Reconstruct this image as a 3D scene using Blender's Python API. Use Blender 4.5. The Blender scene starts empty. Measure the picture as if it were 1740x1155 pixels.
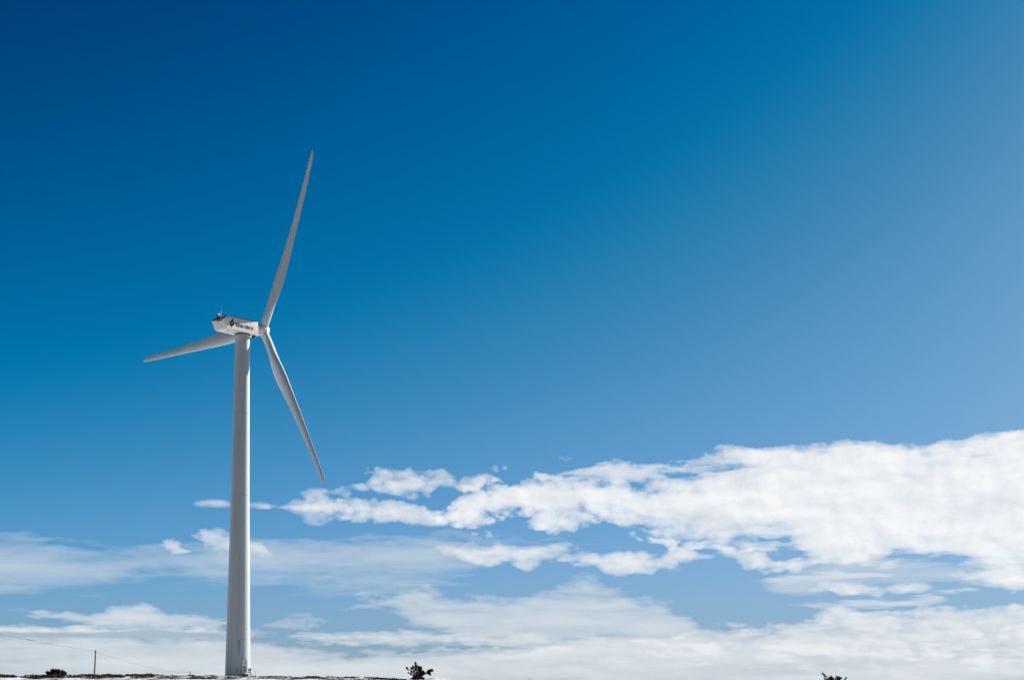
import bpy, bmesh, math, random
from mathutils import Vector, Matrix, noise as mnoise

random.seed(7)
scene = bpy.context.scene
COL = scene.collection
rad = math.radians

# ---------------------------------------------------------------- camera
EYE = Vector((0, 0, 1.6))
F, PITCH, CX, CY = 2538.0, rad(4.53), 870.0, 964.0        # focal length / principal point in photo pixels (1740 wide)
cam = bpy.data.cameras.new('camera')
cam_o = bpy.data.objects.new('camera', cam)
COL.objects.link(cam_o)
cam_o.location = EYE
cam_o.rotation_euler = (rad(90) + PITCH, 0, 0)
cam.sensor_width = 36
cam.lens = F / 1740 * 36
cam.shift_y = (CY - 577.5) / 1740
cam.clip_end = 20000
scene.camera = cam_o
scene.cycles.use_denoising = True
scene.cycles.max_bounces = 5
scene.cycles.sample_clamp_indirect = 4

# ---------------------------------------------------------------- exposure
scene.view_settings.view_transform = 'Standard'
scene.view_settings.look = 'None'
scene.view_settings.exposure = 0.65
scene.view_settings.gamma = 1
scene.view_settings.use_curve_mapping = False

# ---------------------------------------------------------------- sun
SUN_BEARING, SUN_EL = rad(50.3), rad(28)                  # clockwise from +Y
sun_dir = Vector((math.sin(SUN_BEARING) * math.cos(SUN_EL), math.cos(SUN_BEARING) * math.cos(SUN_EL), math.sin(SUN_EL)))
sl = bpy.data.lights.new('sun', 'SUN')
sl.energy = 5.0
sl.angle = rad(0.53)
sl.color = (1.0, .915, .82)
so = bpy.data.objects.new('sun', sl)
COL.objects.link(so)
so.location = sun_dir * 200
so.rotation_euler = sun_dir.to_track_quat('Z', 'Y').to_euler()


def ray(u, v):
    a, b = (u - CX) / F, -(v - CY) / F
    return Vector((a, math.cos(PITCH) - b * math.sin(PITCH), math.sin(PITCH) + b * math.cos(PITCH)))


def uv(u, v):
    """direction of a photo pixel as azimuth / elevation, in units of 1000 px"""
    d = ray(u, v).normalized()
    return math.atan2(d.x, d.y) * 2.538, math.asin(d.z) * 2.538


def at(u, v, y):
    r = ray(u, v)
    return EYE + r * (y / r.y)


# ---------------------------------------------------------------- sky
class G:
    """small helper to write node maths as expressions"""
    def __init__(s, nt):
        s.nt = nt

    def node(s, t, **kw):
        n = s.nt.nodes.new(t)
        for k, v in kw.items():
            setattr(n, k, v)
        return n

    def put(s, sock, v):
        if isinstance(v, bpy.types.NodeSocket):
            s.nt.links.new(v, sock)
        else:
            sock.default_value = v

    def m(s, op, a, b=0.0, c=0.0, clamp=False):
        n = s.node('ShaderNodeMath', operation=op, use_clamp=clamp)
        s.put(n.inputs[0], a); s.put(n.inputs[1], b); s.put(n.inputs[2], c)
        return n.outputs[0]

    def vm(s, op, a, b=(0, 0, 0), sc=None):
        n = s.node('ShaderNodeVectorMath', operation=op)
        s.put(n.inputs[0], a)
        if sc is not None:
            s.put(n.inputs['Scale'], sc)
        else:
            s.put(n.inputs[1], b)
        return n.outputs[0]

    def xyz(s, x, y, z=0.0):
        n = s.node('ShaderNodeCombineXYZ')
        s.put(n.inputs[0], x); s.put(n.inputs[1], y); s.put(n.inputs[2], z)
        return n.outputs[0]

    def noise(s, vec, scale, detail=8, rough=.55, dist=0.0, out='Fac'):
        n = s.node('ShaderNodeTexNoise')
        s.put(n.inputs['Vector'], vec)
        n.inputs['Scale'].default_value = scale
        n.inputs['Detail'].default_value = detail
        n.inputs['Roughness'].default_value = rough
        n.inputs['Distortion'].default_value = dist
        return n.outputs[out]

    def step(s, v, a, b, lo=0.0, hi=1.0, kind='SMOOTHSTEP'):
        n = s.node('ShaderNodeMapRange', interpolation_type=kind)
        s.put(n.inputs[0], v)
        n.inputs[1].default_value = a; n.inputs[2].default_value = b
        n.inputs[3].default_value = lo; n.inputs[4].default_value = hi
        return n.outputs[0]

    def mix(s, f, a, b):
        n = s.node('ShaderNodeMix', data_type='RGBA')
        s.put(n.inputs[0], f)
        for sock, v in ((n.inputs[6], a), (n.inputs[7], b)):
            s.put(sock, v if isinstance(v, bpy.types.NodeSocket) else (*v, 1))
        return n.outputs[2]

    def curve(s, fac, pts):
        n = s.node('ShaderNodeFloatCurve')
        c = n.mapping.curves[0]
        pts = sorted(pts)
        c.points[0].location = pts[0]; c.points[1].location = pts[-1]
        for p in pts[1:-1]:
            c.points.new(*p)
        for p in c.points:
            p.handle_type = 'AUTO_CLAMPED'
        n.mapping.update()
        s.put(n.inputs['Value'], fac)
        return n.outputs[0]


world = bpy.data.worlds.new('World')
scene.world = world
world.use_nodes = True
nt = world.node_tree
bg = nt.nodes['Background']
bg.inputs[1].default_value = 0.1 / 2 ** .65
g = G(nt)
dirv = g.node('ShaderNodeTexCoord').outputs['Generated']
sep = g.node('ShaderNodeSeparateXYZ')
nt.links.new(dirv, sep.inputs[0])
dx, dy, dz = sep.outputs
U = g.m('MULTIPLY', g.m('ARCTAN2', dx, dy), 2.538)
V = g.m('MULTIPLY', g.m('ARCSINE', dz), 2.538)
sky = g.node('ShaderNodeTexSky', sky_type='NISHITA', sun_disc=False)
sky.sun_elevation = SUN_EL
sky.sun_rotation = SUN_BEARING
sky.altitude = 1000
# deep polarised blue: the sky's own colour times a smooth factor that grows towards the sun and the horizon
A = g.m('MULTIPLY', g.m('MINIMUM', g.m('MAXIMUM', U, -1.0), 1.0), 1 / (2.538 * .3))
E_ = g.m('MULTIPLY', g.m('SUBTRACT', g.m('MINIMUM', g.m('MAXIMUM', V, 0.02), 1.3), .22 * 2.538), 1 / (2.538 * .22))
CO = [[-1.224, -0.6329, -0.2781], [0.4494, 0.1049, -0.0081], [-0.8461, -0.2234, -0.213], [-0.0476, -0.0027, -0.0098], [0.7132, 0.3164, 0.1927], [-0.5309, -0.2744, 0.0103]]
terms = [None, A, E_, g.m('MULTIPLY', A, A), g.m('MULTIPLY', A, E_), g.m('MULTIPLY', E_, E_)]
acc = tuple(CO[0])
for c, t in zip(CO[1:], terms[1:]):
    acc = g.vm('ADD', acc, g.vm('SCALE', tuple(c), sc=t))
s3 = g.node('ShaderNodeSeparateXYZ')
nt.links.new(acc, s3.inputs[0])
fac = g.xyz(*[g.m('EXPONENT', o) for o in s3.outputs])
lo_ = g.vm('SUBTRACT', g.vm('MULTIPLY', sky.outputs[0], fac), (0.517, 0, 0))
ls = g.node('ShaderNodeSeparateXYZ')
nt.links.new(lo_, ls.inputs[0])
blue = g.xyz(g.m('SMOOTH_MAX', ls.outputs[0], 0.0, .18), g.m('MAXIMUM', ls.outputs[1], 0.0), g.m('MAXIMUM', ls.outputs[2], 0.0))
blue = g.vm('SCALE', blue, sc=g.step(dy, -.2, .7, .5, 1.0))  # unseen sky behind the camera dimmed to cut ambient light on shaded sides
colr = blue

# cloud noises live on the sky dome; the vertical axis is squeezed towards the horizon as a real cloud deck is
Vp = g.m('MULTIPLY', g.m('LOGARITHM', g.m('ADD', g.m('MAXIMUM', V, 0.0), .17), math.e), .72)
P = g.xyz(U, Vp, 0.0)
wv = g.vm('SCALE', g.vm('SUBTRACT', g.noise(P, 5.0, 4, .5, out='Color'), (.5, .5, .5)), sc=.06)
wv2 = g.vm('SCALE', g.vm('SUBTRACT', g.noise(P, 22.0, 3, .5, out='Color'), (.5, .5, .5)), sc=.016)
Pw = g.vm('ADD', g.vm('ADD', P, wv), wv2)
n_puff = g.noise(Pw, 9.5, 9, .62)
n_puff2 = g.noise(g.vm('ADD', Pw, (.012, .016, 0)), 9.5, 9, .62)          # the same field a step nearer the sun
n_fine = g.noise(g.vm('ADD', Pw, (3.1, 1.7, 0)), 26.0, 7, .66)
Ps = g.vm('MULTIPLY', g.vm('ADD', P, g.vm('SCALE', wv, sc=1.2)), (.33, 1.25, 1))
n_wisp = g.noise(g.vm('ADD', Ps, (7.7, 2.2, 0)), 12.0, 9, .6)
n_soft = g.noise(g.vm('MULTIPLY', P, (.5, 1.3, 1)), 5.5, 5, .5)
def billow(vec, sc):
    n = g.node('ShaderNodeTexVoronoi', feature='SMOOTH_F1')
    g.put(n.inputs['Vector'], vec)
    n.inputs['Scale'].default_value = sc
    n.inputs['Smoothness'].default_value = .35
    return n.outputs['Distance']


Pb = g.vm('MULTIPLY', g.vm('ADD', Pw, g.vm('SCALE', g.vm('SUBTRACT', g.noise(P, 30.0, 4, .6, out='Color'), (.5, .5, .5)), sc=.022)), (.8, 1, 1))
cell = g.m('ADD', g.m('MULTIPLY', billow(Pb, 19.0), .62), g.m('MULTIPLY', billow(g.vm('ADD', Pb, (.4, .9, 0)), 47.0), .38))
cell = g.step(cell, .22, .72, 1.12, 0, kind='LINEAR')                          # 1 in the middle of a puff, 0 in the gaps between
fbm_ = g.step(g.m('ADD', g.m('MULTIPLY', n_puff, .58), g.m('MULTIPLY', n_fine, .42)), .35, .65, kind='LINEAR')
puff = g.m('ADD', g.m('MULTIPLY', fbm_, .52), g.m('MULTIPLY', cell, .48))
n_wisp = g.step(n_wisp, .30, .70, kind='LINEAR')
n_softn = g.step(n_soft, .28, .72, kind='LINEAR')
n_finen = g.step(n_fine, .3, .7, kind='LINEAR')
streaky = g.step(U, -.05, .5, 0, .82)
puff_b = g.m('ADD', g.m('MULTIPLY', puff, g.m('SUBTRACT', 1.0, streaky)), g.m('MULTIPLY', n_wisp, streaky))
fade_l = g.step(U, uv(455, 850)[0], uv(650, 850)[0], .55, 1.0)
# wobble of the outlines
edge_w = g.m('MULTIPLY', g.m('SUBTRACT', g.noise(g.vm('ADD', P, (1.3, 8.1, 0)), 17.0, 6, .6), .5), .06)
Vw = g.m('ADD', V, edge_w)
Uu = g.m('ADD', g.m('MULTIPLY', U, .5), .5)
thin = g.step(n_soft, .58, .78, 0, .45)                                      # patches where a deck is thinner
lit = g.m('MULTIPLY', g.m('SUBTRACT', n_puff, n_puff2), .9)             # relief of the puffs towards the sun
shade = g.m('ADD', g.m('ADD', lit, g.m('ADD', g.step(g.noise(g.vm('MULTIPLY', g.vm('ADD', P, (5.2, 3.3, 0)), (.75, 1.2, 1)), 9.0, 5, .55), .52, .72, 0, -.10), g.step(puff, .15, .8, -.04, .02))), 1.0)


def layer(base, top, bot, st, sb, n, amp, soft, op, tint, relief=1.0, vv=None, cap=1.55):
    """one cloud deck between two outlines given as photo pixels of the far sky"""
    vv = vv or Vw
    cs = []
    for pts in (top, bot):
        q = []
        for (x, y) in pts:
            a, e = uv(x, y)
            q.append((min(max(a * .5 + .5, 0), 1), e + .1))
        cs.append(g.m('SUBTRACT', g.curve(Uu, q), .1))
    h = g.m('MINIMUM', g.m('MULTIPLY', g.m('SUBTRACT', cs[0], vv), 1000 / st), g.m('MULTIPLY', g.m('SUBTRACT', vv, cs[1]), 1000 / sb))
    soft = soft * 1.35 if relief else soft
    d = g.m('ADD', g.m('MINIMUM', h, cap), g.m('MULTIPLY', g.m('SUBTRACT', n, .5), 2 * amp))
    if relief > .9:
        d = g.m('SUBTRACT', d, thin)
    a = g.m('MULTIPLY', g.m('SUBTRACT', 1.0, g.m('EXPONENT', g.m('MULTIPLY', g.m('MAXIMUM', d, 0.0), -1.75 / soft))), op)
    if relief:
        sh = g.m('ADD', g.m('MULTIPLY', g.m('SUBTRACT', shade, 1.0), relief), 1.0)
        c = g.mix(g.step(sh, .72, 1.05, 0, 1, 'LINEAR'), tuple(10 * t * k for t, k in zip(tint, (.70, .745, .79))), tuple(10.3 * t for t in tint))
    else:
        c = tuple(10 * t for t in tint)
    return g.mix(a, base, c)


HAZE = (.64, .71, .76)
PALE = (.75, .785, .81)
WHITE = (.86, .872, .885)
# pale haze along the horizon
colr = layer(colr, [(-90, 1066), (0, 1066), (200, 1066), (380, 1068), (460, 1078), (560, 1098), (720, 1098), (900, 1085), (1200, 1075), (1500, 1066), (1740, 1060), (1830, 1060)],
             [(-90, 1400), (1830, 1400)], 26, 20, g.m('ADD', g.m('MULTIPLY', n_softn, .5), g.m('MULTIPLY', n_wisp, .5)), .85, 1.15, .97, (.82, .85, .87), .35, None, 1.05)
# thin veil, left and middle
colr = layer(colr, [(-90, 900), (60, 908), (150, 925), (250, 930), (330, 928), (420, 915), (520, 915), (640, 915), (720, 912), (820, 925), (880, 945), (950, 990)],
             [(-90, 1030), (60, 1010), (170, 1003), (260, 985), (360, 988), (450, 998), (560, 1000), (700, 995), (800, 990), (880, 978), (950, 988)],
             62, 62, n_wisp, .6, 1.2, .85, (.62, .69, .75), 0, V, .75)
# thin veil on the right, below the bank
colr = layer(colr, [(1290, 985), (1340, 965), (1420, 950), (1500, 940), (1620, 950), (1720, 980), (1760, 1010)],
             [(1290, 985), (1340, 1010), (1420, 1015), (1520, 1010), (1650, 1005), (1720, 1000), (1760, 1010)], 26, 26, n_wisp, 1.1, 1.2, .75, (.64, .70, .76), 0, V, .8)
# faint veil under the bank, middle
colr = layer(colr, [(690, 920), (760, 900), (850, 905), (930, 912), (1010, 925)], [(690, 915), (760, 925), (850, 930), (930, 925), (1010, 925)], 12, 12, n_wisp, 1.0, 1.8, .4, (.60, .67, .73), 0)
# middle lower deck
colr = layer(colr, [(590, 1030), (620, 1015), (680, 1014), (740, 1004), (800, 1006), (850, 1008), (900, 996), (950, 984), (1000, 978), (1040, 990), (1090, 1008), (1130, 1022), (1160, 1038), (1185, 1062), (1210, 1100)],
             [(590, 1034), (640, 1036), (700, 1060), (780, 1100), (900, 1130), (1100, 1130), (1185, 1120), (1210, 1110)], 24, 34, n_wisp, .75, 1.1, .9, PALE, .35, None, .95)
# flat streak deck
colr = layer(colr, [(470, 1076), (520, 1071), (600, 1070), (660, 1069), (720, 1072), (800, 1076), (900, 1078), (1000, 1082), (1150, 1080), (1240, 1080)],
             [(470, 1084), (520, 1092), (600, 1096), (700, 1098), (800, 1096), (900, 1098), (1000, 1100), (1150, 1098), (1240, 1088)], 10, 12, puff, 1.0, 1.1, .88, (.79, .82, .84), 1, V)
# left lower deck
colr = layer(colr, [(-90, 1052), (0, 1060), (70, 1062), (140, 1066), (300, 1060), (390, 1074), (430, 1085)],
             [(-90, 1078), (0, 1076), (120, 1076), (250, 1077), (390, 1079), (430, 1080)], 9, 5, puff, .8, 1.0, .92, (.82, .845, .86), .8, V)
colr = layer(colr, [(40, 1055), (70, 1046), (110, 1038), (170, 1036), (210, 1026), (245, 1022), (275, 1031), (310, 1032), (350, 1038), (385, 1048), (410, 1066)],
             [(40, 1050), (80, 1052), (130, 1058), (170, 1066), (250, 1074), (350, 1072), (390, 1066), (410, 1066)], 12, 12, n_wisp, .75, 1.2, .88, (.76, .80, .83), .4)
# shaded underside strip
colr = layer(colr, [(-90, 1072), (60, 1073), (200, 1072), (260, 1068), (300, 1072), (380, 1074), (420, 1079), (470, 1080)],
             [(-90, 1083), (60, 1083), (200, 1084), (380, 1083), (470, 1081)], 2.5, 2.5, n_finen, .5, .7, .95, (.40, .495, .59), 0, V)
colr = layer(colr, [(430, 1070), (470, 1050), (520, 1042), (560, 1055)], [(430, 1060), (480, 1065), (530, 1062), (560, 1058)], 10, 10, n_wisp, 1, 1.8, .5, PALE, 0)
# right lower deck
colr = layer(colr, [(1130, 1085), (1170, 1062), (1230, 1061), (1290, 1064), (1330, 1056), (1380, 1048), (1420, 1036), (1480, 1033), (1540, 1034), (1590, 1028), (1640, 1030), (1700, 1022), (1760, 1018), (1830, 1018)],
             [(1130, 1110), (1250, 1125), (1400, 1130), (1600, 1135), (1830, 1135)], 12, 44, puff, .95, 1.15, .92, (.83, .85, .865), 1.0)
colr = layer(colr, [(1120, 1112), (1180, 1096), (1240, 1092), (1300, 1090), (1360, 1094), (1430, 1097), (1520, 1100), (1620, 1098), (1740, 1100), (1830, 1100)],
             [(1120, 1098), (1200, 1108), (1300, 1112), (1450, 1118), (1600, 1122), (1740, 1124), (1830, 1124)], 8, 16, puff, 1.0, 1.3, .7, (.86, .87, .88), .8)
colr = layer(colr, [(1530, 1084), (1580, 1072), (1640, 1074), (1700, 1068), (1760, 1066), (1830, 1066)],
             [(1530, 1074), (1600, 1086), (1700, 1088), (1760, 1088), (1830, 1086)], 7, 12, puff, 1.0, 1.3, .75, (.87, .88, .89), .8)
colr = layer(colr, [(620, 1112), (700, 1104), (780, 1100), (860, 1102), (930, 1100), (1010, 1104), (1080, 1100), (1130, 1110)],
             [(620, 1106), (720, 1112), (830, 1116), (950, 1116), (1060, 1114), (1130, 1102)], 7, 12, puff, 1.0, 1.3, .6, (.82, .84, .855), .8)
# streaks between
colr = layer(colr, [(1320, 1030), (1350, 1021), (1400, 1021), (1460, 1017), (1520, 1016), (1580, 1012), (1620, 1020)],
             [(1320, 1028), (1360, 1034), (1420, 1036), (1500, 1034), (1570, 1028), (1620, 1018)], 9, 8, n_wisp, 1.2, 1.2, .85, (.82, .85, .87), 0, V)
colr = layer(colr, [(1400, 1005), (1440, 996), (1480, 990), (1540, 992), (1590, 998)], [(1400, 1003), (1440, 1008), (1490, 1012), (1540, 1008), (1590, 998)], 9, 8, puff, 1.2, 1.1, .85, WHITE, 1, V)
colr = layer(colr, [(1590, 985), (1620, 972), (1660, 970), (1690, 980), (1720, 976), (1760, 970)], [(1590, 972), (1630, 984), (1665, 986), (1700, 1000), (1730, 1004), (1760, 990)], 9, 10, puff, 1.1, 1.0, .92, WHITE, 1, V)
colr = layer(colr, [(1270, 990), (1310, 978), (1360, 974), (1420, 972), (1480, 970), (1530, 980)], [(1270, 978), (1320, 988), (1380, 984), (1440, 984), (1500, 982), (1530, 970)], 8, 9, n_wisp, 1.5, 1.4, .75, (.80, .83, .855), 0, V)
colr = layer(colr, [(1370, 1006), (1400, 992), (1440, 988), (1480, 990), (1510, 1000)], [(1370, 996), (1410, 1006), (1450, 1008), (1490, 1006), (1510, 994)], 8, 9, puff, 1.3, 1.2, .7, WHITE, .6, V)
colr = layer(colr, [(1520, 1006), (1560, 996), (1610, 998), (1650, 994), (1690, 1004)], [(1520, 998), (1570, 1006), (1620, 1008), (1660, 1006), (1690, 996)], 7, 8, n_wisp, 1.4, 1.3, .7, WHITE, 0, V)
# small strips
colr = layer(colr, [(1205, 945), (1240, 928), (1290, 930), (1330, 950), (1370, 940), (1430, 940), (1490, 930)],
             [(1205, 938), (1240, 950), (1280, 970), (1330, 972), (1390, 968), (1440, 958), (1490, 940)], 11, 12, puff, 1.15, .95, .95, WHITE, 1, V)
colr = layer(colr, [(915, 965), (960, 945), (1010, 934), (1060, 934), (1110, 938), (1160, 934), (1200, 940), (1235, 945)],
             [(915, 950), (960, 956), (1010, 968), (1060, 978), (1110, 972), (1160, 958), (1200, 948), (1235, 942)], 12, 12, puff, 1.1, .95, .95, WHITE, 1, V)
colr = layer(colr, [(715, 935), (750, 925), (800, 927), (860, 922), (920, 918), (970, 920), (1010, 926)],
             [(715, 922), (760, 940), (810, 958), (860, 954), (900, 962), (950, 945), (1010, 916)], 12, 16, puff, 1.1, 1.05, .93, WHITE, 1, V)
colr = layer(colr, [(1090, 920), (1110, 908), (1140, 908), (1165, 922)], [(1090, 912), (1110, 922), (1140, 926), (1165, 914)], 6, 6, puff, .7, .9, .92, WHITE, 1)
# little puffs by the tower
colr = layer(colr, [(320, 862), (336, 850), (360, 846), (400, 848), (440, 850), (480, 854), (520, 862)], [(320, 850), (340, 860), (380, 864), (420, 866), (480, 868), (520, 858)], 8, 9, puff, .8, 1.3, .85, WHITE, 1, V)
colr = layer(colr, [(310, 920), (335, 905), (352, 897), (372, 896), (395, 905), (425, 910), (448, 925), (470, 945)],
             [(310, 900), (335, 908), (352, 926), (380, 938), (425, 946), (448, 944), (470, 930)], 13, 16, puff, .9, 1.2, .9, WHITE, 1)
colr = layer(colr, [(260, 935), (282, 922), (298, 918), (315, 924), (330, 938)], [(260, 920), (285, 934), (305, 938), (330, 925)], 7, 7, puff, .9, 1.3, .75, WHITE, 1)
# upper left strands of the bank
colr = layer(colr, [(490, 850), (520, 832), (560, 824), (600, 812), (640, 806), (680, 800), (720, 802), (752, 798), (790, 808), (830, 800), (860, 822)],
             [(490, 828), (520, 838), (570, 838), (620, 833), (660, 834), (700, 843), (740, 838), (780, 842), (820, 832), (860, 812)], 17, 16, puff, 1.9, 1.3, g.m('MULTIPLY', fade_l, .92), WHITE, .8, V, 1.2)
colr = layer(colr, [(490, 874), (540, 856), (570, 850), (600, 849), (640, 850), (690, 857), (740, 866), (790, 862), (830, 880)],
             [(490, 852), (540, 866), (570, 875), (620, 880), (670, 888), (720, 896), (770, 896), (830, 860)], 14, 15, puff, 1.35, 1.0, g.m('MULTIPLY', fade_l, .96), WHITE, .8, V)
colr = layer(colr, [(395, 870), (430, 858), (460, 852), (500, 852), (540, 846), (580, 850), (610, 872)], [(395, 856), (430, 866), (470, 870), (510, 876), (560, 884), (590, 878), (610, 860)], 13, 14, puff, 1.2, 1.5, .85, WHITE, 1, V, 1.1)
# wisps over the bank
colr = layer(colr, [(960, 808), (1010, 794), (1080, 790), (1140, 780), (1200, 766), (1250, 756), (1300, 762), (1370, 763), (1430, 755), (1490, 750), (1560, 754), (1620, 744), (1680, 729), (1740, 726), (1830, 722)],
             [(960, 792), (1010, 806), (1080, 812), (1140, 814), (1200, 812), (1300, 815), (1450, 820), (1620, 815), (1830, 800)], 13, 20, n_wisp, 1.5, 1.1, .95, (.87, .89, .905), .5)
colr = layer(colr, [(915, 790), (935, 777), (965, 776), (990, 788)], [(915, 778), (935, 782), (965, 781), (990, 776)], 5, 5, n_wisp, 1, 2, .4, WHITE, 0)
# the main bank
colr = layer(colr, [(735, 890), (755, 858), (790, 832), (840, 814), (890, 806), (940, 808), (985, 806), (1020, 806), (1055, 810), (1080, 820), (1110, 818), (1150, 812), (1200, 800), (1260, 778), (1330, 772), (1400, 772), (1480, 766), (1560, 764), (1640, 754), (1700, 740), (1740, 734), (1830, 726)],
             [(735, 860), (755, 884), (800, 896), (850, 894), (900, 900), (930, 908), (965, 896), (1000, 886), (1040, 890), (1080, 898), (1130, 908), (1180, 922), (1230, 928), (1290, 928), (1340, 930), (1370, 946), (1430, 956), (1490, 950), (1550, 945), (1610, 958), (1650, 975), (1690, 998), (1720, 1003), (1760, 990), (1830, 985)],
             20, 28, puff_b, 1.35, .8, .985, (.92, .925, .93), .75, None, 2.0)
nt.links.new(colr, bg.inputs[0])
world.cycles.sampling_method = 'MANUAL'
world.cycles.sample_map_resolution = 1024


# ---------------------------------------------------------------- materials
def mat(name, col, rough=.5, metal=0.0, spec=.5):
    m = bpy.data.materials.new(name)
    m.use_nodes = True
    b = m.node_tree.nodes['Principled BSDF']
    b.inputs['Base Color'].default_value = (*col, 1)
    b.inputs['Roughness'].default_value = rough
    b.inputs['Metallic'].default_value = metal
    b.inputs['Specular IOR Level'].default_value = spec
    return m, G(m.node_tree), b


def paint(name, col, dirt, rough=.42, streak=(1, 1, .08), amt=.5, stain=False):
    m, q, b = mat(name, col, rough)
    b.inputs['Coat Weight'].default_value = .35
    b.inputs['Coat Roughness'].default_value = .32
    tc = q.node('ShaderNodeTexCoord').outputs['Object']
    n1 = q.noise(q.vm('MULTIPLY', tc, streak), 1.1, 3, .5)
    n2 = q.noise(tc, .35, 4, .5)
    f = q.m('MULTIPLY', q.step(q.m('ADD', q.m('MULTIPLY', n1, .65), q.m('MULTIPLY', n2, .35)), .46, .72), amt)
    c = q.mix(f, col, dirt)
    if stain:                                            # rust-grey run below the lowest flange, and small specks
        s = q.node('ShaderNodeSeparateXYZ'); q.put(s.inputs[0], tc)
        ang = q.m('ARCTAN2', s.outputs[1], s.outputs[0])
        wob = q.m('MULTIPLY', q.m('SUBTRACT', q.noise(q.vm('MULTIPLY', tc, (1, 1, .3)), 1.3, 3), .5), .25)
        da = q.m('ABSOLUTE', q.m('ADD', q.m('SUBTRACT', ang, STAIN_ANG), wob))
        band = q.step(da, .0, .24, 1, 0)
        z = s.outputs[2]
        run = q.m('MULTIPLY', q.step(z, 3.0, 6.6), q.step(z, 6.72, 6.78, 1, 0))
        run = q.m('MULTIPLY', q.m('MULTIPLY', band, run), q.step(n1, .35, .6, .45, 1))
        c = q.mix(q.m('MULTIPLY', run, .7), c, (.07, .075, .075))
        sp = q.noise(tc, 1.6, 2, .5)
        c = q.mix(q.m('MULTIPLY', q.step(sp, .69, .74), .45), c, (.16, .17, .17))
    q.put(b.inputs['Base Color'], c)
    r = q.step(n1, .3, .7, rough - .06, rough + .14)
    q.put(b.inputs['Roughness'], r)
    return m


TH = 0.864737                                            # heading of the rotor axis
STAIN_ANG = math.atan2(-.985, .17) - TH + .10
M_TOWER = paint('tower_paint', (.475, .56, .585), (.38, .445, .465), .48, stain=True)
M_NAC = paint('nacelle_paint', (.77, .785, .77), (.62, .62, .59), .45, (.4, 1, .3), .35)
M_BLADE = paint('blade_gelcoat', (.54, .63, .655), (.46, .53, .55), .38, (1, 1, .12), .4)
M_HUB = paint('hub_paint', (.66, .655, .63), (.46, .45, .42), .45, (1, 1, 1), .4)
M_DARK = mat('dark_rubber', (.02, .02, .022), .7)[0]
M_INK = mat('lettering_film', (.012, .014, .045), .4)[0]
M_EMB = mat('emblem_film', (.012, .011, .014), .4)[0]
M_STEEL = paint('galvanised_steel', (.45, .46, .47), (.30, .30, .30), .4, (1, 1, 1), .5)
M_WHITE = mat('white_lamp_glass', (.8, .8, .8), .25)[0]
M_CONC = paint('concrete', (.32, .31, .29), (.18, .17, .16), .85, (1, 1, 1), .6)


def wood_mat():
    m, q, b = mat('weathered_wood', (.10, .085, .07), .85)
    tc = q.node('ShaderNodeTexCoord').outputs['Object']
    n = q.noise(q.vm('MULTIPLY', tc, (14, 14, .5)), 1.5, 6, .6)
    q.put(b.inputs['Base Color'], q.mix(n, (.05, .05, .042), (.16, .16, .135)))
    return m


M_WOOD = wood_mat()
M_CABLE = mat('cable_sheath', (.16, .16, .17), .6)[0]


def foliage_mat(name, a, b_, c_):
    m, q, b = mat(name, a, .75, spec=.25)
    tc = q.node('ShaderNodeTexCoord').outputs['Object']
    rnd = q.node('ShaderNodeNewGeometry').outputs['Random Per Island']
    n = q.noise(tc, 1.4, 3, .5)
    c = q.mix(q.step(n, .4, .62), a, b_)
    c = q.mix(q.m('MULTIPLY', rnd, .55), c, c_)
    q.put(b.inputs['Base Color'], c)
    return m


M_PINE = foliage_mat('pine_needles', (.026, .036, .020), (.050, .056, .028), (.075, .050, .030))
M_HEATH = foliage_mat('heather', (.030, .020, .017), (.055, .040, .028), (.085, .068, .040))
M_BARK = mat('bark', (.055, .042, .034), .9)[0]


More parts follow.
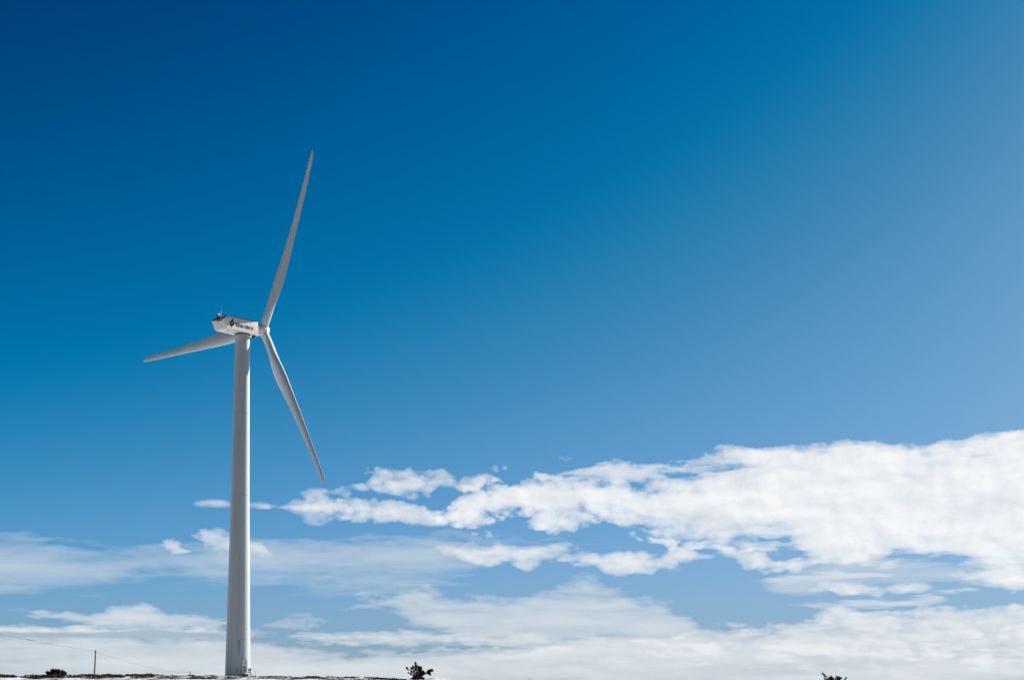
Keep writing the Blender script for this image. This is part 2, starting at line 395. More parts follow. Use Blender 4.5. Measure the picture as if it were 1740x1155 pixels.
# ---------------------------------------------------------------- mesh helpers
class MB:
    def __init__(s):
        s.v, s.f = [], []

    def add(s, vs, fs):
        o = len(s.v)
        s.v += [tuple(v) for v in vs]
        s.f += [tuple(i + o for i in f) for f in fs]
        return s

    def box(s, c, size, rot=None):
        hx, hy, hz = (d / 2 for d in size)
        vs = [Vector((x, y, z)) for x in (-hx, hx) for y in (-hy, hy) for z in (-hz, hz)]
        if rot is not None:
            vs = [rot @ v for v in vs]
        c = Vector(c)
        return s.add([v + c for v in vs], [(0, 1, 3, 2), (4, 6, 7, 5), (0, 4, 5, 1), (2, 3, 7, 6), (0, 2, 6, 4), (1, 5, 7, 3)])

    def tube(s, pts, r, n=8, caps=True):
        pts = [Vector(p) for p in pts]
        rs = r if isinstance(r, (list, tuple)) else [r] * len(pts)
        vs, fs, ref = [], [], None
        for i, p in enumerate(pts):
            t = (pts[min(i + 1, len(pts) - 1)] - pts[max(i - 1, 0)]).normalized()
            if ref is None:
                ref = t.orthogonal().normalized()
            ref = (ref - t * ref.dot(t)).normalized()
            bn = t.cross(ref)
            for k in range(n):
                a = 2 * math.pi * k / n
                vs.append(p + (ref * math.cos(a) + bn * math.sin(a)) * rs[i])
        for i in range(len(pts) - 1):
            for k in range(n):
                a, b = i * n + k, i * n + (k + 1) % n
                fs.append((a, b, b + n, a + n))
        if caps:
            fs.append(tuple(reversed(range(n))))
            fs.append(tuple(range((len(pts) - 1) * n, len(pts) * n)))
        return s.add(vs, fs)

    def lathe(s, prof, n=48, axis='Z', origin=(0, 0, 0)):
        """prof: (radius, height) pairs from bottom to top"""
        o = Vector(origin)
        vs, fs = [], []
        for (r, h) in prof:
            for k in range(n):
                a = 2 * math.pi * k / n
                p = (r * math.cos(a), r * math.sin(a), h) if axis == 'Z' else (h, r * math.cos(a), r * math.sin(a))
                vs.append(o + Vector(p))
        for i in range(len(prof) - 1):
            for k in range(n):
                a, b = i * n + k, i * n + (k + 1) % n
                fs.append((a, b, b + n, a + n))
        fs.append(tuple(reversed(range(n))))
        fs.append(tuple(range((len(prof) - 1) * n, len(prof) * n)))
        return s.add(vs, fs)

    def prism(s, poly, place, t):
        """flat outline poly (x, y) extruded by t; place maps (x, y, depth) to space"""
        n = len(poly)
        vs = [place(x, y, 0) for x, y in poly] + [place(x, y, t) for x, y in poly]
        fs = [tuple(range(n)), tuple(reversed(range(n, 2 * n)))] + [(i, (i + 1) % n, (i + 1) % n + n, i + n) for i in range(n)]
        return s.add(vs, fs)

    def build(s, name, m, parent=None, smooth=None, bevel=0.0, loc=None):
        me = bpy.data.meshes.new(name)
        me.from_pydata(s.v, [], s.f)
        bm = bmesh.new()
        bm.from_mesh(me)
        bmesh.ops.recalc_face_normals(bm, faces=bm.faces)
        if bevel:
            bmesh.ops.bevel(bm, geom=list(bm.edges), offset=bevel, segments=2, affect='EDGES', profile=.5)
        if smooth is not None:
            for f in bm.faces:
                f.smooth = True
            for e in bm.edges:
                e.smooth = len(e.link_faces) == 2 and e.calc_face_angle(0) < smooth
        bm.to_mesh(me)
        bm.free()
        me.materials.append(m)
        o = bpy.data.objects.new(name, me)
        COL.objects.link(o)
        if parent:
            o.parent = parent
        if loc is not None:
            o.location = loc
        return o


def tag(o, label=None, cat=None, group=None, kind=None):
    for k, v in (('label', label), ('category', cat), ('group', group), ('kind', kind)):
        if v:
            o[k] = v
    return o


def empty(name, loc, rz=0.0):
    o = bpy.data.objects.new(name, None)
    COL.objects.link(o)
    o.location = loc
    o.rotation_euler = (0, 0, rz)
    o.empty_display_size = .5
    return o


# ---------------------------------------------------------------- terrain
YC = 268.0
CREST = [(-1400, 1128), (-700, 1140), (-300, 1146.5), (0, 1147.3), (60, 1147.3), (95, 1147), (161, 1146.3), (240, 1146.3), (290, 1147.2), (360, 1147.6), (383, 1147.7), (410, 1148.0), (440, 1148.9), (500, 1149.3),
         (540, 1148.8), (600, 1149.8), (650, 1151.6), (690, 1153.2), (716, 1154.2), (727, 1152.5), (735, 1150.3), (746, 1151.2), (758, 1153.5), (775, 1157), (800, 1159), (900, 1163), (1100, 1167), (1417, 1170), (1740, 1174), (2400, 1180), (4000, 1190)]
CX_ = [((u - 870) / F * YC, 1.6 + (1165.1 - v) / F * YC) for u, v in CREST]


def crest(x):
    if x <= CX_[0][0]:
        return CX_[0][1]
    for (a, za), (b, zb) in zip(CX_, CX_[1:]):
        if x <= b:
            return za + (zb - za) * (x - a) / (b - a)
    return CX_[-1][1]


def ground(x, y):
    h = crest(x * YC / max(y, 60)) if y < YC else crest(x)
    bump = 0.16 * mnoise.fractal(Vector((x * .12, y * .07, 0)), 1.0, 2.0, 4) if y > 30 else 0
    far = min(1, max(0, (abs(x) - 300) / 600))
    if y <= YC:
        u = max(y, 0) / YC
        z = h * u ** 1.3 if h > 0 else h * u
    else:
        d = y - YC
        z = h - min(.0003 * d * d, 6.75 + .09 * max(0, d - 150)) if d < 600 else h - 6.75 - 40.5 - .01 * (d - 600)
        z -= 0 if d < 150 else 0
    fade = min(1, max(0, (y - 60) / 80))
    if YC - 12 < y < YC + 6:
        fade *= .45
    return z + bump * fade - far * 0


def axis_pts(spec):
    out = []
    for a, b, st in spec:
        n = max(1, int(round((b - a) / st)))
        out += [a + (b - a) * i / n for i in range(n)]
    out.append(spec[-1][1])
    return out


xs = axis_pts([(-4000, -600, 170), (-600, -160, 11), (-160, -104, 1.6), (-104, -2, .42), (-2, 60, 1.5), (60, 200, 5), (200, 600, 16), (600, 4000, 170)])
ys = axis_pts([(-3000, -200, 200), (-200, 0, 20), (0, 160, 8), (160, 215, 1.8), (215, 276, .55), (276, 320, 1.6), (320, 480, 8), (480, 1000, 30), (1000, 5000, 200)])
verts = [(x, y, ground(x, y)) for y in ys for x in xs]
nx = len(xs)
faces = [(j * nx + i, j * nx + i + 1, (j + 1) * nx + i + 1, (j + 1) * nx + i) for j in range(len(ys) - 1) for i in range(nx - 1)]


def ground_mat():
    m, q, b = mat('snowy_moor', (.8, .8, .8), .8, spec=.3)
    tc = q.node('ShaderNodeTexCoord').outputs['Object']
    s = q.node('ShaderNodeSeparateXYZ'); q.put(s.inputs[0], tc)
    n1 = q.noise(q.vm('MULTIPLY', tc, (.5, .22, 0)), .55, 7, .62)
    n2 = q.noise(q.vm('MULTIPLY', tc, (1, .5, 0)), 2.6, 6, .6)
    n3 = q.noise(tc, .9, 5, .55)
    ybias = q.m('ADD', q.step(s.outputs[1], 120, 195, .16, 0), q.step(s.outputs[1], 268, 300, 0, -.08))
    mask = q.step(q.m('ADD', q.m('ADD', q.m('MULTIPLY', n1, .7), q.m('MULTIPLY', n2, .3)), ybias), .458, .55)
    soil = q.mix(q.step(n3, .4, .62), (.032, .020, .016), (.11, .075, .052))
    soil = q.mix(q.step(n2, .55, .72), soil, (.15, .15, .075))
    snow = q.mix(q.step(n3, .35, .7), (.80, .82, .85), (.74, .77, .82))
    q.put(b.inputs['Base Color'], q.mix(mask, snow, soil))
    bp = q.node('ShaderNodeBump')
    bp.inputs['Strength'].default_value = .6
    bp.inputs['Distance'].default_value = .15
    q.put(bp.inputs['Height'], n2)
    q.put(b.inputs['Normal'], bp.outputs[0])
    return m


gm = MB()
gm.v, gm.f = verts, faces
go = gm.build('ground', ground_mat(), smooth=3.2)
tag(go, 'snow-patched brown moorland sloping up to a low crest', kind='structure')

# ---------------------------------------------------------------- heather tufts along the crest
random.seed(11)
hm = MB()
n_t = 0
while n_t < 4200:
    y = random.uniform(222, 272)
    x = random.uniform(-112, -4) * y / YC
    c = mnoise.fractal(Vector((x * .30, y * .13, 5.0)), 1.0, 2.0, 4)
    px = 870 + x / y * F
    lim = .20 if px < 260 else (.34 if px < 380 else (.40 if px < 520 else .26))
    if c < lim and random.random() > .02:
        continue
    if px > 718 or 400 < px < 440 and y > 262:
        continue
    n_t += 1
    z = ground(x, y) - .03
    hh = random.uniform(.10, .30) * (1.35 if px < 260 else 1.0) * (.7 + .9 * min(1, max(0, c - lim)))
    for k in range(9):
        a = random.uniform(0, 6.28)
        r = random.uniform(.02, .30)
        bx, by = x + r * math.cos(a), y + r * math.sin(a)
        w = random.uniform(.03, .08)
        lx, ly = random.uniform(-.14, .14), random.uniform(-.14, .14)
        t = hh * random.uniform(.6, 1.2)
        ca, sa = math.cos(a + 1.2), math.sin(a + 1.2)
        hm.add([(bx - w * ca, by - w * sa, z), (bx + w * ca, by + w * sa, z), (bx + lx + w * .8 * ca, by + ly + w * .8 * sa, z + t * .8), (bx + lx, by + ly, z + t), (bx + lx - w * .7 * ca, by + ly - w * .7 * sa, z + t * .7)], [(0, 1, 2, 3, 4)])
ho = hm.build('heather', M_HEATH)
tag(ho, 'dark brown heather tufts poking through snow along the crest', 'heather', kind='stuff')

# ---------------------------------------------------------------- wind turbine
TX, TY, TZ = -50.171, 273.805, 67.956                    # tower axis and hub height datum
BASE = ground(TX, TY) - .15
root = empty('wind_turbine', (TX, TY, BASE), TH)
tag(root, 'tall pale grey three-bladed wind turbine standing on the snowy crest', 'wind turbine')
HZ = TZ - BASE                                           # local height of the shaft datum
z_top = HZ - 1.34


def tower_r(z):
    pr = [(0, 2.29), (6.9, 2.17), (32.5, 1.70), (z_top, 1.325)]
    for (a, ra), (b, rb) in zip(pr, pr[1:]):
        if z <= b:
            return ra + (rb - ra) * (z - a) / (b - a)
    return pr[-1][1]


prof = [(tower_r(z), z) for z in (0, 3.4, 6.9, 15, 24, 32.5, 42, 52, z_top)]
tower = MB().lathe(prof, 96).build('tower', M_TOWER, root, smooth=.6)
for z in (6.85, 33.4, 48.5):
    r = tower_r(z)
    MB().lathe([(r - .02, z - .045), (r + .012, z - .045), (r + .012, z + .045), (r - .02, z + .045)], 96).build('flange_seam', paint('seam_paint', (.42, .46, .47), (.30, .33, .33)), tower, smooth=.6)
MB().lathe([(2.2, -.6), (2.85, -.6), (2.85, .12), (2.75, .16), (2.2, .16)], 64).build('foundation_plinth', M_CONC, root, smooth=.6)
MB().lathe([(1.2, z_top - .02), (1.42, z_top - .02), (1.46, z_top + .04), (1.46, z_top + .30), (1.2, z_top + .30)], 64).build('yaw_ring', M_DARK, root, smooth=.6)

# door: an oval hatch facing front right
to_cam = math.atan2(-TY, -TX)
DA = to_cam + rad(31) - TH                               # local heading of the door
dn = Vector((math.cos(DA), math.sin(DA), 0))
dt = Vector((-math.sin(DA), math.cos(DA), 0))


def on_tower(w, h, d):
    r = tower_r(h)
    a = DA + w / r
    return Vector((math.cos(a), math.sin(a), 0)) * (r + d) + Vector((0, 0, h))


def oval(w, h, n=28):
    pts = []
    for k in range(n):
        a = 2 * math.pi * k / n
        c, s_ = math.cos(a), math.sin(a)
        pts.append((w * math.copysign(abs(c) ** .8, c), h * math.copysign(abs(s_) ** .8, s_)))
    return pts


DZ = 2.05
fr = MB()
po, pi_ = oval(.58, 1.42), oval(.46, 1.29)
n = len(po)
vs = [on_tower(x, DZ + y, -.03) for x, y in po] + [on_tower(x, DZ + y, .13) for x, y in po] + [on_tower(x, DZ + y, .13) for x, y in pi_] + [on_tower(x, DZ + y, -.03) for x, y in pi_]
fs = []
for i in range(n):
    j = (i + 1) % n
    for k in range(3):
        fs.append((k * n + i, k * n + j, (k + 1) * n + j, (k + 1) * n + i))
fr.add(vs, fs)
pan = MB()
vs = [on_tower(x, DZ + y, .035) for x, y in pi_] + [on_tower(0, DZ, .045)]
pan.add(vs, [(i, (i + 1) % n, n) for i in range(n)])
door = pan.build('door', M_NAC, root)
fr.build('door_frame', M_STEEL, door, smooth=.7)
for z in (DZ - .28, DZ - .82):
    b = MB()
    b.prism([(-.24, -.1), (.24, -.1), (.24, .1), (-.24, .1)], lambda x, y, d, z=z: on_tower(x, z + y, .05 + d), .03)
    b.build('vent_louvre', M_DARK, door)
hb = MB()
hb.tube([on_tower(.3, DZ - .1, .05), on_tower(.3, DZ - .1, .13), on_tower(.18, DZ - .1, .13)], .02)
hb.build('door_handle', M_STEEL, door)
a2 = to_cam - .04 - TH
r2 = tower_r(1.3)
MB().box((math.cos(a2) * (r2 + .04), math.sin(a2) * (r2 + .04), 1.3), (.14, .30, .18), Matrix.Rotation(a2, 3, 'Z')).build('junction_box', M_DARK, root)

# nacelle: faceted housing, long axis = local x, near side = -y
nv = {}
W_ = 1.75


def corner(k, a, y, z):
    nv[k + '+'] = Vector((a, -y, z)); nv[k + '-'] = Vector((a, y, z))


corner('rb', -5.0, W_, -1.10)
corner('rt', -5.9, W_, .45)
corner('sr', -5.06, W_, 1.155)
corner('rr', -4.80, 1.36, 1.37)
corner('fb', 2.35, W_, -1.20)
corner('sf', 2.2, W_, 1.27)
corner('rf', 2.2, 1.38, 1.50)
keys = list(nv)
ix = {k: i for i, k in enumerate(keys)}


def poly(*ks):
    return tuple(ix[k] for k in ks)


nm = MB().add([nv[k] for k in keys], [
    poly('rb+', 'fb+', 'sf+', 'sr+', 'rt+'), poly('rb-', 'fb-', 'sf-', 'sr-', 'rt-'),
    poly('sr+', 'sf+', 'rf+', 'rr+'), poly('sr-', 'sf-', 'rf-', 'rr-'),
    poly('rr+', 'rf+', 'rf-', 'rr-'), poly('rb+', 'rt+', 'rt-', 'rb-'),
    poly('rt+', 'sr+', 'rr+', 'rr-', 'sr-', 'rt-'), poly('rb+', 'rb-', 'fb-', 'fb+'),
    poly('fb+', 'fb-', 'sf-', 'rf-', 'rf+', 'sf+')])
nac = nm.build('nacelle', M_NAC, root, smooth=.35, bevel=.055, loc=(0, 0, HZ))
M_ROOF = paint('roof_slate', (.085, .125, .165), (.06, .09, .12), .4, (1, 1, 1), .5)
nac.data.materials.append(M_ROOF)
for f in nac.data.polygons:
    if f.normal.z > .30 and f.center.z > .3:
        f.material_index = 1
# seam of the roof shell, rear air outlet, hatch, service hoist and bearing ring
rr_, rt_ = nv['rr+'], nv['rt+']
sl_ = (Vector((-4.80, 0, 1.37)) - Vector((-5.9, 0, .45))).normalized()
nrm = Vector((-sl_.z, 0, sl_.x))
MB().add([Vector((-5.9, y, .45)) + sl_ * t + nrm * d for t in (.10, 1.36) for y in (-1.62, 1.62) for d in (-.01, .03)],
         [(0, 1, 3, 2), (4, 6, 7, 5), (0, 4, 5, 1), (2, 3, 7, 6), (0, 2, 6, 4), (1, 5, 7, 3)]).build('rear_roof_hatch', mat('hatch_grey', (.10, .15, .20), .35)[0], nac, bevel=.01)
MB().box((-5.80, -.56, .30), (.16, 1.55, .17), Matrix.Rotation(-.52, 3, 'Y')).build('air_outlet', M_DARK, nac, bevel=.015)
MB().lathe([(.0, -.02), (.17, -.02), (.17, .03), (.0, .03)], 20, origin=(-3.75, -.55, -1.16)).build('drain_port', M_DARK, nac)
MB().box((-2.2, -W_ - .004, .80), (6.0, .014, .025), Matrix.Rotation(-.012, 3, 'Y')).build('shell_seam', mat('seam_grey', (.30, .30, .30), .6)[0], nac)
hk = MB().tube([(1.72, -1.18, -1.48), (1.72, -.86, -1.48)], .27, 20).box((1.72, -1.02, -1.25), (.16, .2, .2))
hk.build('service_hoist', M_DARK, nac, bevel=.03)
hk = MB().box((2.12, -.95, -1.33), (.34, .4, .22)).tube([(1.62, -1.0, -1.40), (2.6, -1.0, -1.33)], .08)
hk.build('oil_catch_tray', mat('rusty_tray', (.10, .06, .035), .7)[0], nac, bevel=.02)
MB().box((-1.1, .2, 1.47), (.9, .8, .16)).build('roof_hatch', M_NAC, nac, bevel=.03)

# lettering and emblem on the near flank (local -y)
FY = -W_ - .006


# extended bold sans: each letter is butted bars, x to the right, y up, cap height 1, x-height .74
TV, TH_ = .34, .17                                       # stem and bar weights


def bars(*rs):
    return [[(x0, y0), (x1, y0), (x1, y1), (x0, y1)] for x0, y0, x1, y1 in rs]


def ring(w, h):
    return bars((0, .06, TV, h - .06), (w - TV, .06, w, h - .06)) + [[(.06, 0), (w - .06, 0), (w, .06), (w - TV, TH_), (TV, TH_), (0, .06)], [(0, h - .06), (TV, h - TH_), (w - TV, h - TH_), (w, h - .06), (w - .06, h), (.06, h)]][:0] \
        + bars((.06, 0, w - .06, .06), (TV, .06, w - TV, TH_), (TV, h - TH_, w - TV, h - .06), (.06, h - .06, w - .06, h))


X = .74
GLYPH = {
    'B': (1.12, bars((0, 0, TV + .03, 1), (TV + .03, 0, 1.04, TH_), (TV + .03, .42, 1.0, .42 + TH_), (TV + .03, 1 - TH_, .98, 1), (.80, TH_, 1.14, .42), (.76, .42 + TH_, 1.08, 1 - TH_))),
    'o': (.90, ring(.90, X)),
    'r': (.62, bars((0, 0, TV, X), (TV, X - TH_ - .02, .62, X))),
    'a': (.88, bars((.06, X - .15, .80, X), (.63, .44, .88, X - .15), (.10, .30, .88, .44), (.63, .14, .88, .30), (0, .14, TV, .30), (.06, 0, .88, .14))),
    'l': (TV, bars((0, 0, TV, 1))),
    'e': (.88, bars((.06, X - .15, .82, X), (0, .14, TV, X - .15), (.63, .44, .88, X - .15), (TV, .30, .88, .44), (.06, 0, .84, .14))),
    'x': (.92, [[(0, 0), (.30, 0), (.92, X), (.62, X)], [(0, X), (.30, X), (.41, .54), (.26, .36)], [(.51, .38), (.66, .20), (.92, 0), (.62, 0)][0:1] + [(.92, 0), (.66, .37), (.51, .19)]]),
}
GLYPH['x'] = (.92, [[(0, 0), (.30, 0), (.92, X), (.62, X)], [(0, X), (.30, X), (.435, .555), (.30, .395)], [(.62, 0), (.92, 0), (.62, .345), (.485, .185)]])
word, gap = 'Boralex', .13
tot = sum(GLYPH[c][0] for c in word) + gap * (len(word) - 1)
lm, cx = MB(), 0.0
for ch in word:
    w, polys = GLYPH[ch]
    for pg in polys:
        lm.prism([(-2.98 + (cx + x) / tot * 4.15, -.46 + y * .74) for x, y in pg], lambda x, y, d: Vector((x, FY - d, y)), .008)
    cx += w + gap
lm.build('lettering', M_INK, nac)


def bez(p0, p1, p2, p3, n=10):
    return [tuple((1 - t) ** 3 * a + 3 * (1 - t) ** 2 * t * b + 3 * (1 - t) * t * t * c + t ** 3 * d for a, b, c, d in zip(p0, p1, p2, p3)) for t in [i / n for i in range(n)]]


# flame-shaped emblem: pointed at both ends, with an open almond in the middle
L_out = bez((.10, .92), (-.02, .50), (-.54, .36), (-.54, -.06)) + bez((-.54, -.06), (-.54, -.46), (-.16, -.56), (-.10, -.92))
R_out = bez((-.10, -.92), (.02, -.50), (.54, -.36), (.54, .06)) + bez((.54, .06), (.54, .46), (.16, .56), (.10, .92))
out = L_out + R_out
inn = [(x * .27 + .02, y * .27) for x, y in out]
em = MB()
n = len(out)
pl = lambda x, y, d: Vector((-3.92 + x, FY - d, -.03 + y))
em.add([pl(x, y, 0) for x, y in out] + [pl(x, y, .008) for x, y in out] + [pl(x, y, .008) for x, y in inn] + [pl(x, y, 0) for x, y in inn],
       [f for i in range(n) for f in ((i, (i + 1) % n, n + (i + 1) % n, n + i), (n + i, n + (i + 1) % n, 2 * n + (i + 1) % n, 2 * n + i), (2 * n + i, 2 * n + (i + 1) % n, 3 * n + (i + 1) % n, 3 * n + i))])
em.build('emblem', M_EMB, nac)

# roof instruments
mast = MB().tube([(-4.7, .55, 1.38), (-4.7, .55, 2.75)], .075).tube([(-4.7, .55, 2.75), (-4.7, .55, 3.35)], .02)
ms = mast.build('instrument_mast', M_STEEL, nac)
MB().box((-4.7, .55, 2.80), (.70, .09, .22), Matrix.Rotation(.25, 3, 'Y') @ Matrix.Rotation(.9, 3, 'Z')).box((-4.62, .50, 2.66), (.22, .22, .08)).build('wind_vane', M_DARK, ms)
bb = MB().lathe([(.23, 1.25), (.23, 1.62), (.17, 1.66)], 20, origin=(-4.93, 1.02, 0)).build('beacon_base', M_DARK, nac, smooth=.6)
MB().lathe([(.20, 1.66), (.20, 1.92), (.15, 2.02), (.05, 2.06)], 20, origin=(-4.93, 1.02, 0)).build('beacon_lamp', M_WHITE, bb, smooth=.6)

# hub
HC = Vector((4.9, 0, .52))                               # hub centre over the datum
hub = MB().lathe([(.80, -2.6), (.80, -1.25), (.90, -1.2), (1.06, -.95), (1.16, -.5), (1.18, 0), (1.12, .42), (.97, .78), (.70, 1.02), (.34, 1.14), (.06, 1.17)], 48, 'X').build('hub', M_HUB, root, smooth=.7, loc=(HC.x, HC.y, HC.z + HZ))
hub.rotation_euler = (0, -.047, 0)
MB().lathe([(.82, -1.62), (.93, -1.62), (.95, -1.52), (.95, -1.30), (.93, -1.22), (.82, -1.22)], 48, 'X').build('bearing_ring', M_STEEL, hub, smooth=.6)

# blades
INV = Matrix.Rotation(-TH, 4, 'Z') @ Matrix.Translation((-TX, -TY, -TZ))
TIPS = [Vector(t) for t in ((-36.16, 264.042, 98.432), (-74.753, 298.912, 67.292), (-33.514, 265.599, 37.888))]
AX = Vector((math.cos(.0479), 0, math.sin(.0479)))       # rotor axis, local
STN = [0, .012, .03, .055, .085, .12, .16, .20, .24, .30, .37, .45, .54, .63, .72, .80, .87, .925, .96, .982, .994, 1.0]


def lerp_tab(tab, s):
    for (a, va), (b, vb) in zip(tab, tab[1:]):
        if s <= b:
            return va + (vb - va) * (s - a) / (b - a)
    return tab[-1][1]


CH = [(0, 1.52), (.05, 1.54), (.09, 1.68), (.13, 1.95), (.17, 2.26), (.21, 2.52), (.25, 2.70), (.29, 2.72), (.34, 2.58), (.45, 2.12), (.63, 1.60), (.80, 1.24), (.90, 1.06), (.955, .94), (.98, .76), (.994, .45), (1, .12)]
TKN = [(0, 1.0), (.05, .98), (.09, .86), (.13, .68), (.17, .53), (.21, .43), (.25, .37), (.30, .32), (.45, .25), (.7, .2), (1, .17)]
TW = [(0, 3), (.2, 5), (.3, 6.5), (.45, 5.5), (.65, 4), (.85, 2.5), (1, 2)]


def airfoil(t, n=30):
    pts = []
    for k in range(n):
        a = 2 * math.pi * k / n
        x = .5 + .5 * math.cos(a)
        yt = 5 * t * (.2969 * math.sqrt(x) - .126 * x - .3516 * x * x + .2843 * x ** 3 - .1036 * x ** 4)
        cam_ = .065 * (1 - (2 * x - .8) ** 2 / 1.44) * 1.0
        pts.append((x, cam_ + yt if math.sin(a) >= 0 else cam_ - yt))
    return pts


tips_l = [INV @ t for t in TIPS]
for ti, tip in enumerate(tips_l):
    r = (tip - HC)
    Ln = r.length
    r.normalize()
    lead = (-AX).cross(r).normalized()                   # direction the blade sweeps
    ax = r.cross(lead).normalized()
    if ax.dot(AX) < 0:
        ax = -ax
    sy = 1 if ax.dot(AX) > 0 else -1
    mb = MB()
    N = 30
    rings = []
    for s in STN:
        c, tk, tw = lerp_tab(CH, s), lerp_tab(TKN, s), rad(lerp_tab(TW, s))
        blend = min(1, max(0, (s - .04) / .15))
        blend = blend * blend * (3 - 2 * blend)
        e = lead * math.cos(tw) + AX * math.sin(tw)
        nn = AX * math.cos(tw) - lead * math.sin(tw)
        bend = 1.75 * (s - s ** 2.1)                     # blades flex downwind
        ctr = HC + r * (1.02 + (Ln - 1.02) * s) + AX * bend
        ring = []
        for k, (x, yv) in enumerate(airfoil(tk, N)):
            a = 2 * math.pi * k / N
            foil = e * ((.30 - x) * c) - nn * (yv * c)
            circ = (e * (-.5 * math.cos(a)) - nn * (.5 * math.sin(a))) * 1.52
            ring.append(ctr + circ * (1 - blend) + foil * blend)
        rings.append(ring)
    vs = [p for rg in rings for p in rg]
    fs = [(i * N + k, i * N + (k + 1) % N, (i + 1) * N + (k + 1) % N, (i + 1) * N + k) for i in range(len(STN) - 1) for k in range(N)]
    fs += [tuple(range(N)), tuple(range((len(STN) - 1) * N, len(STN) * N))]
    mb.add(vs, fs)
    bl = mb.build('blade', M_BLADE, root, smooth=.9, loc=(0, 0, HZ))
    MB().tube([HC + r * .86, HC + r * 1.03], .70, 32).build('root_gap', M_DARK, bl, smooth=.6)
    MB().tube([HC + r * .45, HC + r * .86, HC + r * .92], [.90, .86, .82], 32).build('root_collar', M_HUB, bl, smooth=.6)
    MB().tube([HC + r * (Ln - .30), HC + r * (Ln + .04)], [.035, .03], 8).build('tip_receptor', M_STEEL, bl)

# entrance steps beside the door
st = empty('entrance_stairs', (TX, TY, BASE), TH)
tag(st, 'small galvanised steel landing with stairs and handrail at the turbine door', 'stairs')
side = dt if (Matrix.Rotation(TH, 3, 'Z') @ dt).x > 0 else -dt
L0 = dn * (tower_r(.5) + .75)
Rz = Matrix.Rotation(DA, 3, 'Z')
up = Vector((0, 0, 1))
MB().box(L0 + up * .52, (1.3, 1.2, .07), Rz).box(L0 + up * .44, (1.24, 1.1, .10), Rz).build('landing', M_STEEL, st, bevel=.01)
for a in (-.55, .55):
    for b in (-.5, .5):
        p = L0 + dn * a + side * b
        MB().tube([p + up * -.3, p + up * .5], .04).build('landing_leg', M_STEEL, st)
gp = L0 + side * .58
MB().box(gp + up * 1.28 + dn * .10, (.95, .03, .50), Rz).build('guard_panel', mat('panel_white', (.70, .71, .74), .4)[0], st, bevel=.005)
MB().box(gp + up * .86 + dn * .10, (.95, .05, .16), Rz).build('guard_toe_board', mat('toe_board_blue', (.03, .05, .08), .5)[0], st)
hr = MB()
for a in (-.52, .62):
    hr.tube([gp + dn * a + up * .5, gp + dn * a + up * 1.62], .025)
hr.tube([gp - dn * .52 + up * 1.62, gp + dn * .62 + up * 1.62], .025)
hr.build('guard_rail', M_STEEL, st)
S0 = L0 + dn * .68
sd = (dn * .4 + side * .92).normalized()
S0 = L0 + side * .66 + dn * .25
pr = Vector((-sd.y, sd.x, 0))
for k in range(3):
    p = S0 + sd * (.15 + .28 * k) + up * (.36 - .17 * k)
    MB().box(p, (.26, .8, .04), Matrix.Rotation(math.atan2(sd.y, sd.x), 3, 'Z')).build('tread', M_STEEL, st)
for q_ in (-.42, .42):
    a, b = S0 + pr * q_ + up * .5, S0 + pr * q_ + sd * .95 + up * -.1
    MB().tube([a, b], .035).build('stringer', M_STEEL, st)
    MB().tube([a, a + up * 1.1, b + up * 1.05, b], .026).build('handrail', M_STEEL, st)
MB().lathe([(.45, 0), (.45, .42), (.40, .46)], 24, origin=L0 - dn * .2).build('landing_shade_drum', M_DARK, st)  # dark drum added to stand for the shadow under the landing


# ---------------------------------------------------------------- line poles and cables
def pole(px, top_v, y, r, label, lean=0.0, group='wooden poles of the overhead line', ins=True):
    p = at(px, top_v, y)
    z0 = ground(p.x, y) - .8
    o = empty('utility_pole', (p.x - lean, y, z0))
    tag(o, label, 'utility pole', group)
    H_ = p.z - z0
    MB().tube([(0, 0, 0), (lean * .5, 0, H_ * .5), (lean, 0, H_)], [r * 1.2, r * 1.08, r * .9], 12).build('shaft', M_WOOD, o, smooth=.8)
    if ins:
        MB().box((lean - .22, 0, H_ - .33), (.34, .1, .1)).build('cross_bracket', M_STEEL, o)
        MB().box((lean, -.02, H_ - .62), (r * 2.3, r * 2.3, .06)).build('band', M_STEEL, o)
        MB().tube([(lean - .34, 0, H_ - .3), (lean - .34, 0, H_ - .12)], [.07, .05], 8).build('insulator', mat('porcelain', (.35, .36, .38), .3)[0], o)
    return p


p1 = pole(162.6, 1104, 300, .135, 'dark wooden utility pole, the taller one left of the turbine', .20)
p2 = pole(323, 1139.6, 420, .15, 'distant short-looking utility pole nearest the turbine tower, mostly below the crest', .05, ins=False)
p0 = pole(-140, 1040, 190, .13, 'dark wooden utility pole beyond the left edge of the view', .1)


def cable(a, b, sag, r, label):
    pts = []
    for i in range(41):
        t = i / 40
        p = a.lerp(b, t)
        p.z -= sag * 4 * t * (1 - t)
        pts.append(p)
    o = MB().tube(pts, r, 6).build('overhead_cable', M_CABLE, None, smooth=1.0)
    tag(o, label, 'cable', 'spans of the overhead line')


a1 = p1 + Vector((-.36, 0, -.12))
a1b = p1 + Vector((.05, 0, -.35))
cable(p0 + Vector((-.3, 0, -.1)), a1, (p0.z - a1.z) / 4 * .78, .05, 'thin grey cable sagging from the left edge down to the taller pole')
cable(a1b, p2 + Vector((0, 0, -.35)), (a1b.z - p2.z) / 4 * 1.25, .055, 'thin grey cable dropping from the taller pole to the short distant pole')

# slim marker post far right of the young pine
p = at(900, 1151.6, 300)
z0 = ground(p.x, 300) - .3
mp = empty('marker_post', (p.x, 300, z0))
tag(mp, 'slim grey marker post, just its tip above the lower edge', 'post')
MB().tube([(0, 0, 0), (0, 0, p.z - z0 - .06)], .075, 10).build('shaft', M_STEEL, mp, smooth=.8)
MB().lathe([(.095, p.z - z0 - .06), (.095, p.z - z0 - .02), (.04, p.z - z0)], 10).build('cap', M_STEEL, mp)


